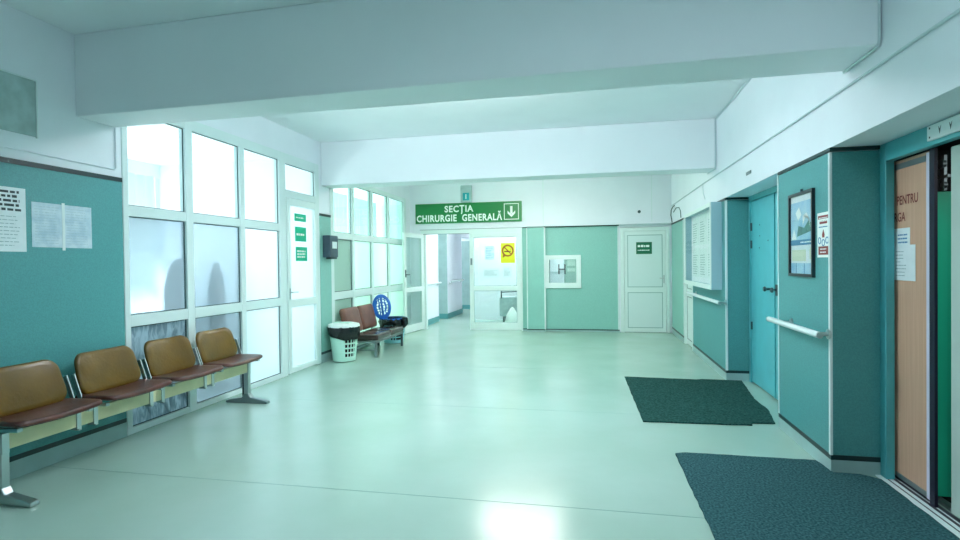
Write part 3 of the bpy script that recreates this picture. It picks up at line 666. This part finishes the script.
nc = thing('notice_cabinet', 'white wall-mounted notice cabinet with glass front above the far handrail', 'notice cabinet', (XR, 7.9, 1.06))
m_ = MB(); y0, y1, x0 = 6.98, 8.86, 1.41
m_.box(x0+.01, XR, y0, y0+.04, 1.06, 2.125).box(x0+.01, XR, y1-.04, y1, 1.06, 2.125).box(x0+.01, XR, y0+.04, y1-.04, 1.06, 1.11).box(x0+.01, XR, y0+.04, y1-.04, 2.085, 2.125)
m_.build('case', mat('cabinet_grey_side', (.35, .55, .62, 1), .4), nc)
m_ = MB(); m_.box(x0, x0+.012, y0, y0+.06, 1.06, 2.125).box(x0, x0+.012, y1-.06, y1, 1.06, 2.125).box(x0, x0+.012, y0+.06, y1-.06, 1.06, 1.12).box(x0, x0+.012, y0+.06, y1-.06, 2.075, 2.125)
m_.build('front_frame', 'wdoor', nc, bevel=.003)
B(XR-.03, XR-.001, y0+.04, y1-.04, 1.11, 2.085).build('backing', 'wall', nc)
B(x0+.004, x0+.007, y0+.06, y1-.06, 1.12, 2.075).build('pane', clear_glass('cabinet_glass', (.98, 1, .99, 1), .05), nc)
k = 0
names = ('upper far', 'upper middle', 'upper near', 'lower far', 'lower middle', 'lower near')
for r_, z0 in enumerate((1.64, 1.18)):
    for c_, y in enumerate((8.70, 8.16, 7.62)):
        s = thing('notice', 'pale notice inside the glass-fronted wall cabinet, %s sheet' % names[k], 'notice', (XR-.032, y-.2, z0), 'notices in the wall cabinet')
        P = on_right(y, z0, XR-.031); m_ = MB(); P.rect(m_, 0, .49, 0, .40+.02*(k % 2), 0, .002); m_.build('sheet', 'paper', s)
        m_ = MB(); P.lines(m_, .03, .38, .03, .33, 9, .35, .004, .6, 20+k, .05); m_.build('printed_text', 'greyink', s); k += 1

# ------------------------------------------------------------------ hanging direction sign and exit lamp above the double door
sg = thing('direction_sign', 'long green sign with white words and arrow above the double door', 'sign', (-2.56, YB-.05, 2.28))
P = on_back(-3.71, 2.275, YB-.0); m_ = MB(); P.rect(m_, 0, 2.30, 0, .42, 0, .04); m_.build('sign_board', 'green', sg, bevel=.004)
tm = text('SECȚIA', .185, (-2.75, YB-.041, 2.51), (1, 0, 0), (0, 0, 1), .001, .006, 'CENTER', .95, 1.12)
tm.build('lettering', 'signw', sg)
tm = text('CHIRURGIE  GENERALĂ', .195, (-3.68, YB-.041, 2.315), (1, 0, 0), (0, 0, 1), .001, .006, 'LEFT', .86, 1.12)
xs = [v.x for v in tm.v]; k = 1.86/(max(xs)-min(xs))
for v in tm.v: v.x = -3.68+(v.x-min(xs))*k
tm.build('lettering', 'signw', sg)
P = on_back(-1.78, 2.315, YB-.04); m_ = MB(); e = .014; A, Bz = .31, .335
P.rect(m_, 0, A, 0, e, 0, .002); P.rect(m_, 0, A, Bz-e, Bz, 0, .002); P.rect(m_, 0, e, e, Bz-e, 0, .002); P.rect(m_, A-e, A, e, Bz-e, 0, .002)
P.rect(m_, .13, .18, .12, .28, 0, .002); P.ngon(m_, [(.155, .05), (.235, .13), (.235, .185), (.155, .105), (.075, .185), (.075, .13)], 0, .003)
m_.build('arrow', 'signw', sg)
el = thing('emergency_lamp', 'white emergency lamp with turquoise panel mounted above the green sign', 'lamp', (-2.62, YB-.05, 2.70))
m_ = MB(); m_.box(-2.70, -2.46, YB-.07, YB, 2.70, 3.06); m_.build('housing', 'patch', el, bevel=.012)
m_ = MB(); m_.box(-2.65, -2.51, YB-.078, YB-.07, 2.74, 2.90); m_.build('panel', mat('turquoise_print', (.01, .35, .38, 1), .4), el)
m_ = MB(); m_.box(-2.59, -2.57, YB-.08, YB-.078, 2.77, 2.87); m_.build('pictogram', 'signw', el)
m_ = MB(); m_.tube([(.93, YB, 2.40), (.93, YB-.03, 2.40)], .03, 14); tag(m_.build('wall_sensor', 'darkmetal'), 'small dark round sensor on the wall above the white door', 'sensor')

# ------------------------------------------------------------------ cables and conduits
def cable(pts, r, m, lab, nm='cable'):
    tag(MB().tube(pts, r, 8).build(nm, m), lab, 'cable')
cable([(XR-.0085, y, 2.465+.035*max(0, (y-3)/8) if y < 8 else 2.49) for y in (YN+.1, 2.7, 5, 8, 11.1)], .008, 'conduit', 'thin grey conduit running the whole length of the right wall', 'conduit')
cable([(XR-.012, 3.303, 3.19), (XR-.012, 3.303, 2.60), (XR-.012, 3.315, 2.568), (XR-.012, 3.45, 2.565), (XR-.014, 3.72, 2.565)], .008, 'conduit', 'white conduit bent around the end of the near beam', 'conduit')
cable([(XR-.012, 3.76, 3.185), (XR-.012, 7.23, 3.185), (XR-.012, 7.24, 3.16), (XR-.012, 7.24, 2.62), (XR-.012, 7.26, 2.567), (XR-.03, 7.62, 2.565)], .009, 'conduit', 'thin conduit along the ceiling corner and down the far beam', 'conduit')
cable([(XL+.012, YN+.1, 2.24), (XL+.012, 3.0, 2.235), (XL+.012, 3.755, 2.225), (XL+.012, 3.768, 2.24), (XL+.012, 3.768, 2.57)], .006, 'wall', 'thin pale conduit above the green panel on the left wall', 'conduit')
cable([(XR-.01, 11.0, 2.16), (XR-.03, 11.02, 2.3), (XR-.02, 11.05, 2.40), (XR-.012, 10.9, 2.45), (XR-.012, 10.7, 2.455)], .009, 'cable', 'dark cable looping up from the far corner above the panel')
cable([(XR-.01, 9.95, 2.17), (XR-.012, 10.0, 2.30), (XR-.012, 10.15, 2.37), (XR-.012, 10.5, 2.39), (XR-.012, 10.8, 2.34)], .007, 'cable', 'thin dark cable arch left of the notice cabinet')
cable([(XR-.01, 8.05, 2.50), (XR-.01, 8.02, 2.36), (XR-.01, 7.9, 2.26)], .005, 'conduit', 'short thin wire hanging above the notice cabinet')
tag(B(XR-.008, XR, 5.74, 5.90, 2.27, 2.30).build('label_plate', 'steel'), 'tiny grey label plate on the wall above the turquoise door', 'label')
# access panel on left wall
ap = thing('access_panel', 'grey green square panel high on the left wall', 'access panel', (XL, 2.8, 2.35))
B(XL, XL+.008, 2.45, 3.12, 2.35, 2.74).build('cover', 'patch', ap)
MB().box(XL, XL+.014, 2.43, 3.13, 2.74, 2.75).box(XL, XL+.014, 3.12, 3.13, 2.34, 2.74).build('rim', 'ledge', ap)

# papers on left wall
s = thing('notice', 'white notice with bold black handwriting at the left edge', 'notice', (XL+.014, 2.83, 1.535), 'papers on the left wall')
P = on_left(2.62, 1.535, XL+.0125); m_ = MB(); P.rect(m_, 0, .41, 0, .435, 0, .002); m_.build('sheet', 'paper', s)
m_ = MB(); P.lines(m_, .03, .385, .27, .42, 5, .62, .004, .9, 11, .045); m_.build('bold_text', 'ink', s)
m_ = MB(); P.lines(m_, .03, .38, .03, .25, 9, .22, .004, .8, 12, .03); m_.build('fine_text', 'greyink', s)
for (y0, lab) in ((3.07, 'bluish printed sheet, left one of the taped pair on the green wall'), (3.302, 'bluish printed sheet, right one of the taped pair on the green wall')):
    s = thing('notice', lab, 'notice', (XL+.014, y0+.115, 1.565), 'papers on the left wall')
    P = on_left(y0, 1.57, XL+.0125); m_ = MB(); P.rect(m_, 0, .229, 0, .318, 0, .002); m_.build('sheet', 'papertint', s)
    m_ = MB(); P.lines(m_, .02, .21, .02, .30, 14, .10, .003, .8, int(y0*100), .03); m_.build('printed_text', 'greyink', s)
tag(B(XL+.0145, XL+.016, 3.29, 3.312, 1.55, 1.90).build('tape', 'ledge'), 'strip of clear tape joining the two bluish sheets', 'tape')

# soap dispenser on stub
sd = thing('dispenser', 'dark grey dispenser with white label on the green wall strip', 'dispenser', (XL+.07, 7.36, 1.52))
B(XL+.012, XL+.13, 7.24, 7.50, 1.53, 1.85).build('housing', mat('slate_plastic', (.035, .07, .10, 1), .35), sd, bevel=.012)
B(XL+.13, XL+.134, 7.31, 7.45, 1.66, 1.76).build('label', 'paper', sd)
B(XL+.05, XL+.122, 7.27, 7.47, 1.505, 1.53).build('outlet', 'black', sd)

# ------------------------------------------------------------------ beam seating, near left
bx = -3.51
be = thing('waiting_bench', 'row of four olive brown seats on a cream beam at the left wall', 'bench', (bx, 3.85, 0))
MB().box(bx-.02, bx+.02, 2.58, 5.0, .32, .42).build('beam', 'beige', be, bevel=.004)
def foot(y):
    m_ = MB()
    m_.bar((bx, y, .05), (bx, y, .40), .05, .05, (1, 0, 0))
    lg = m_.build('leg', 'metal', be, bevel=.006)
    m_ = MB(); m_.poly([(bx-.235, y-.03, 0), (bx+.24, y-.03, 0), (bx+.24, y-.03, .025), (bx+.20, y-.03, .035), (bx+.05, y-.03, .06), (bx+.025, y-.03, .10), (bx-.025, y-.03, .10), (bx-.05, y-.03, .06), (bx-.20, y-.03, .035), (bx-.235, y-.03, .025)], (0, .06, 0))
    m_.build('foot', 'metal' if y < 4 else 'steel', lg, bevel=.008)  # far foot is aluminium too; its dark reflection is put into the colour
    m_ = MB(); m_.box(bx-.045, bx-.02, y-.02, y+.02, .06, .31); m_.build('dark_insert', 'frameblk', lg)
    m_ = MB(); m_.box(bx-.05, bx+.03, y-.022, y+.022, .30, .425).bar((bx-.12, y, .435), (bx+.14, y, .45), .035, .025); m_.build('clamp', 'metal', lg, bevel=.003)
foot(2.60); foot(4.975)
cy = [2.83, 3.46, 4.08, 4.68]
for i, y in enumerate(cy):
    m_ = MB(); m_.cushion((-3.475, y, .464), (0, 1, 0), (1, 0, .02), (0, 0, 1), .58, .35, .036, .05, bend=.016, drop=.010, crown=-.004)
    seat = m_.build('seat', 'brown', be)
    up = Vector((-.30, 0, 1)).normalized(); nrm = Vector((1, 0, .30)).normalized()
    m_ = MB(); c_ = Vector((-3.615, y, .50))+up*.145
    m_.cushion(c_-nrm*.02, (0, 1, 0), up, nrm, .535, .315, .04, .085, bend=.030, drop=0, crown=.004)
    # the top edge is a little narrower than the bottom
    for v in m_.v:
        k = (v.z-.5)/.3; v.y = y+(v.y-y)*(1.02-.10*max(0, k))
    m_.build('backrest', 'gold', be)
    for sgn in (-1, 1):
        ys = y+sgn*.287
        m_ = MB(); m_.bar((-3.56, ys, .455), (-3.635, ys, .66), .010, .034, (1, 0, .3)); m_.build('back_support', 'metal', be, bevel=.002)
        if not ((i == 0 and sgn < 0) or (i == 3 and sgn > 0)):
            yb_ = y+sgn*.25
            m_ = MB(); m_.box(bx-.028, bx+.028, yb_-.017, yb_+.017, .305, .425).box(bx-.035, bx+.035, yb_-.012, yb_+.012, .296, .307).bar((bx-.12, yb_, .440), (bx+.13, yb_, .445), .03, .022)
            m_.build('bracket', 'metal', be, bevel=.003)

# ------------------------------------------------------------------ two-seat bench, far left
b2 = thing('waiting_bench', 'low two-seat bench with brown backs and dark seats between the bins', 'bench', (-3.5, 8.28, 0))
m_ = MB(); y0, y1, x0, x1 = 7.70, 8.88, -3.68, -3.215
m_.box(x0, x1, y0, y0+.035, .215, .25).box(x0, x1, y1-.035, y1, .215, .25).box(x1-.035, x1, y0+.035, y1-.035, .215, .25).box(x0, x0+.035, y0+.035, y1-.035, .215, .25).box(x0, x1, 8.27, 8.30, .215, .25)
m_.build('frame', 'steel', b2, bevel=.003)
for x in (x0+.018, x1-.018):
    for y in (y0+.018, y1-.018):
        MB().box(x-.017, x+.017, y-.017, y+.017, 0, .215).build('leg', 'steel' if y < 8 else 'darkmetal', b2, bevel=.002)
MB().box(x0+.01, x1-.03, y0+.01, y0+.025, .10, .12).box(x0+.01, x0+.025, y0+.03, y1-.03, .10, .12).build('stretcher', 'steel', b2)
for y in (7.985, 8.585):
    m_ = MB(); m_.cushion((-3.445, y, .25), (0, 1, 0), (1, 0, .05), (0, 0, 1), .585, .50, .085, .035, bend=0, drop=.008)
    m_.build('seat', 'dark2', b2)
    up = Vector((-.26, 0, 1)).normalized(); nrm = Vector((1, 0, .26)).normalized()
    m_ = MB(); m_.cushion(Vector((-3.69, y, .345))+up*.20-nrm*.05, (0, 1, 0), up, nrm, .575, .41, .075, .06)
    m_.build('backrest', 'brown2', b2)

# ------------------------------------------------------------------ bins
def basket(name, cx, cy_, r0, r1, h, m, lab, win_a, group):
    t_ = thing(name, lab, 'bin', (cx, cy_, 0), group)
    n = 72; rows = 22
    prof = [(r0+(r1-r0)*(i/rows), .01+h*(i/rows)) for i in range(rows+1)]
    def skip(i, k):
        a = math.degrees(2*PI*(k+.5)/n) % 360
        for c in win_a:
            d = (a-c+180) % 360-180
            if abs(d) < 28 and (int((d+28)/5) % 3 != 0) and i in (3, 4, 6, 7, 9, 10, 12, 13, 15, 16): return True
        return False
    MB().lathe([(.0, .012), (r0, .01)], (cx, cy_, 0), n).lathe(prof, (cx, cy_, 0), n, skip).build('body', m, t_, solid=.004)
    MB().lathe([(r0-.012, .02)]+[(r-.014, z) for r, z in prof[1:]], (cx, cy_, 0), n).build('liner', 'bag', t_)
    return t_
b = basket('waste_bin', -3.60, 7.40, .165, .215, .50, 'binwhite', 'pale green slotted bin with black bag and white lid at the bench end', (322, ), 'bins by the far bench')
def jit(i, k, a):
    w_ = [0, .0, .3, 1][min(i, 3)]
    return (.004*math.sin(a*9+i)+.003*math.sin(a*23), w_*(.02-.075*math.cos(a-math.radians(318))+.006*math.sin(a*7)))
MB().lathe([(.19, .515), (.226, .512), (.232, .46), (.228, .38)], (-3.60, 7.40, 0), 72, jit=jit).build('bag', 'bag', b, solid=.002)
MB().lathe([(.228, .505), (.232, .522), (.222, .545), (.15, .563), (.06, .57), (.0, .571)], (-3.60, 7.40, 0), 48).build('lid', 'signw', b)
MB().obox((-3.60, 7.36, .568), (1, 0, 0), (0, 1, 0), (0, 0, 1), .12, .06, .006).build('flap', 'binwhite', b, bevel=.004)

b = basket('waste_bin', -3.52, 9.22, .17, .23, .42, 'palebl', 'pale blue slotted bin with open blue lid beyond the far bench', (300, 340), 'bins by the far bench')
def jit2(i, k, a):
    w_ = [0, 0, .5, 1][min(i, 3)]
    return (.02*math.sin(a*5+i*2)*w_+.006*math.sin(a*17), w_*(-.02+.03*math.sin(a*3)+.012*math.sin(a*13)))
MB().lathe([(.20, .44), (.245, .45), (.26, .40), (.245, .33)], (-3.52, 9.22, 0), 72, jit=jit2).tube([(-3.30, 9.12, .46), (-3.26, 9.10, .44), (-3.25, 9.08, .36), (-3.27, 9.06, .29)], [.03, .06, .055, .015], 12).build('bag', 'bag', b, solid=.002)
MB().lathe([(.205, .452), (.236, .458), (.248, .446), (.243, .425)], (-3.52, 9.22, 0), 60).build('rim', 'blue', b)
# open lid, standing up and turned to the camera, with rows of slots
m_ = MB(); up = Vector((-.18, .10, 1)).normalized(); rt = Vector((1, .35, 0)).normalized(); rt = (rt-up*rt.dot(up)).normalized(); nn = rt.cross(up)
cc = Vector((-3.67, 9.05, .66)); A_, B_ = .165, .225; nu, nv = 22, 30
idx = {}; vs = []; fs = []
def vid(i, j):
    if (i, j) not in idx:
        u_, v_ = -1+2*i/nu, -1+2*j/nv; r_ = math.hypot(u_, v_)
        if max(abs(u_), abs(v_)) > 0 and r_ > 0:
            s_ = max(abs(u_), abs(v_))/r_; u_, v_ = u_*s_, v_*s_
        idx[(i, j)] = len(vs); vs.append(cc+rt*u_*A_+up*v_*B_+nn*.03*(1-u_*u_-v_*v_))
    return idx[(i, j)]
for i in range(nu):
    for j in range(nv):
        if 3 <= i < nu-3 and 5 <= j < nv-4 and (i % 4 in (1, 2)) and (j % 4 in (1, 2, 3)) and not 9 < i < 12: continue
        fs.append((vid(i, j), vid(i+1, j), vid(i+1, j+1), vid(i, j+1)))
m_.add(vs, fs, True); m_.build('lid', 'blue', b, solid=.012)
MB().tube([cc+up*-.2, Vector((-3.60, 9.10, .45))], .02, 8).build('hinge', 'blue', b)

# ------------------------------------------------------------------ floor mats
def carpet(pts, m, lab, h, seed):
    rnd = random.Random(seed); bm = bmesh.new()
    out = []
    for i, p in enumerate(pts):
        q = pts[(i+1) % len(pts)]; L_ = math.hypot(q[0]-p[0], q[1]-p[1]); n = max(2, int(L_/.07))
        for k in range(n):
            t_ = k/n; j = rnd.uniform(-.004, .004) if k else 0
            out.append((p[0]+(q[0]-p[0])*t_+j, p[1]+(q[1]-p[1])*t_+j))
    mb = MB().poly([(x, y, .001) for x, y in out], (0, 0, h)); 
    return tag(mb.build('floor_mat', m), lab, 'mat', 'dark mats on the floor')
carpet([(.43, 4.93), (1.33, 4.965), (1.34, 5.03), (1.535, 5.05), (1.61, 5.5), (1.60, 5.9), (1.66, 6.4), (1.70, 6.77), (1.53, 6.775), (1.27, 6.79), (1.2, 6.75), (.38, 6.80)], 'mat1', 'dark green rectangular mat in front of the turquoise door', .012, 1)
carpet([(.61, 2.0), (1.79, 2.0), (1.79, 3.86), (1.70, 3.93), (1.545, 3.935), (1.52, 4.15), (.66, 4.16), (.585, 4.13)], 'mat2', 'large dark blue green mat in front of the near lift', .014, 2)

# ------------------------------------------------------------------ ceiling lamps (above the beams' sight line) and lights
def lamp(x, y, z, lx, ly, m, lab):
    l = thing('ceiling_light', lab, 'lamp', (x, y, z-.06), 'ceiling lights')
    MB().box(x-lx/2-.02, x+lx/2+.02, y-ly/2-.02, y+ly/2+.02, z-.035, z).build('housing', 'wdoor', l)
    MB().box(x-lx/2, x+lx/2, y-ly/2, y+ly/2, z-.06, z-.036).build('diffuser', m, l)
lamp(.5, .6, ZC, .35, 1.2, 'lamp_near', 'ceiling light of the near bay behind the viewer')
lamp(-3.3, 12.6, 2.7, .3, 1.2, 'lamp_cor', 'corridor ceiling light beyond the double door')
lamp(-3.3, 17, 2.7, .3, 1.2, 'lamp_cor', 'second corridor ceiling light far down the corridor')
lamp(-4.7, 16, 2.7, .3, .8, 'lamp_side', 'ceiling light in the side room off the corridor')
lamp(-4.7, 13.8, 2.7, .3, .8, 'lamp_side', 'ceiling light in the first side room off the corridor')
lamp(-2.0, 12.2, 2.7, .3, .8, 'lamp_side', 'ceiling light above the trolley behind the glass leaf')
lamp(-.4, 11.9, 2.1, .3, .3, 'lamp_mid', 'ceiling light in the room behind the hatch')

def pendant(x, y, lx, ly, m, lab):
    z_ = 2.93 if y > 6 else 2.83
    l = thing('ceiling_light', lab, 'lamp', (x, y, z_), 'ceiling lights')
    MB().box(x-lx/2, x+lx/2, y-ly/2, y+ly/2, z_, z_+.09).build('diffuser', m, l)
    for k in (-1, 1): MB().tube([(x+k*lx*.3, y, z_+.09), (x+k*lx*.3, y, ZC)], .012, 8).build('hanger', 'metal', l)
def area(name, loc, rot, sx, sy, power, c):
    l = bpy.data.lights.new(name, 'AREA'); l.shape = 'RECTANGLE'; l.size = sx; l.size_y = sy; l.energy = power; l.color = c
    o = bpy.data.objects.new(name, l); col.objects.link(o); o.location = loc; o.rotation_euler = rot; return o
pendant(-1.2, 8.8, 1.3, .3, 'lamp_far', 'suspended lamp of the far bay hidden above the beam')
pendant(-1.1, 4.4, 1.2, .3, 'lamp_mid', 'suspended lamp of the middle bay hidden above the near beam')
# daylight entering the lobbies through their outer windows
area('daylight_near', (-6.5, 5.2, 1.35), (0, -PI/2-.45, 0), 1.4, 4.0, 90, (.86, .97, 1))
lamp(2.5, 2.9, 2.10, .25, .5, 'lamp_cor', 'added unseen lamp in the lift, brightening the green shaft panel')  # added lamp, unseen; put in to brighten the green shaft panel
area('daylight_far', (-6.58, 9.3, 1.65), (0, -PI/2, 0), 2.2, 3.6, 130, (.95, 1, .95))

wd_ = bpy.data.worlds.new('World'); bpy.context.scene.world = wd_; wd_.use_nodes = True
bg = wd_.node_tree.nodes['Background']; bg.inputs[0].default_value = (.95, .99, 1, 1); bg.inputs[1].default_value = 1.7

# ------------------------------------------------------------------ camera
f_, yaw, pitch, roll = 539.96, .20433, -.01298, -.01201
F = Vector((-math.sin(yaw)*math.cos(pitch), math.cos(yaw)*math.cos(pitch), math.sin(pitch)))
r = Vector((math.cos(yaw), math.sin(yaw), 0)); u = r.cross(F)
r2 = r*math.cos(roll)+u*math.sin(roll); u2 = -r*math.sin(roll)+u*math.cos(roll)
cam = bpy.data.cameras.new('camera'); cam.sensor_width = 36; cam.lens = f_*36/960; cam.clip_start = .05
co = bpy.data.objects.new('camera', cam); col.objects.link(co)
mt = Matrix((r2, u2, -F)).transposed().to_4x4(); mt.translation = Vector((0, 0, 1.42)); co.matrix_world = mt
sc = bpy.context.scene; sc.camera = co
sc.view_settings.view_transform = 'Standard'; sc.view_settings.look = 'None'; sc.view_settings.gamma = 1; sc.view_settings.exposure = .62
sc.cycles.use_denoising = True; sc.cycles.max_bounces = 10; sc.cycles.diffuse_bounces = 6; sc.cycles.transmission_bounces = 8; sc.cycles.transparent_max_bounces = 12
sc.cycles.sample_clamp_indirect = 8; sc.cycles.caustics_reflective = False; sc.cycles.caustics_refractive = True
for o in list(col.objects):
    if '_w' in o: del o['_w']
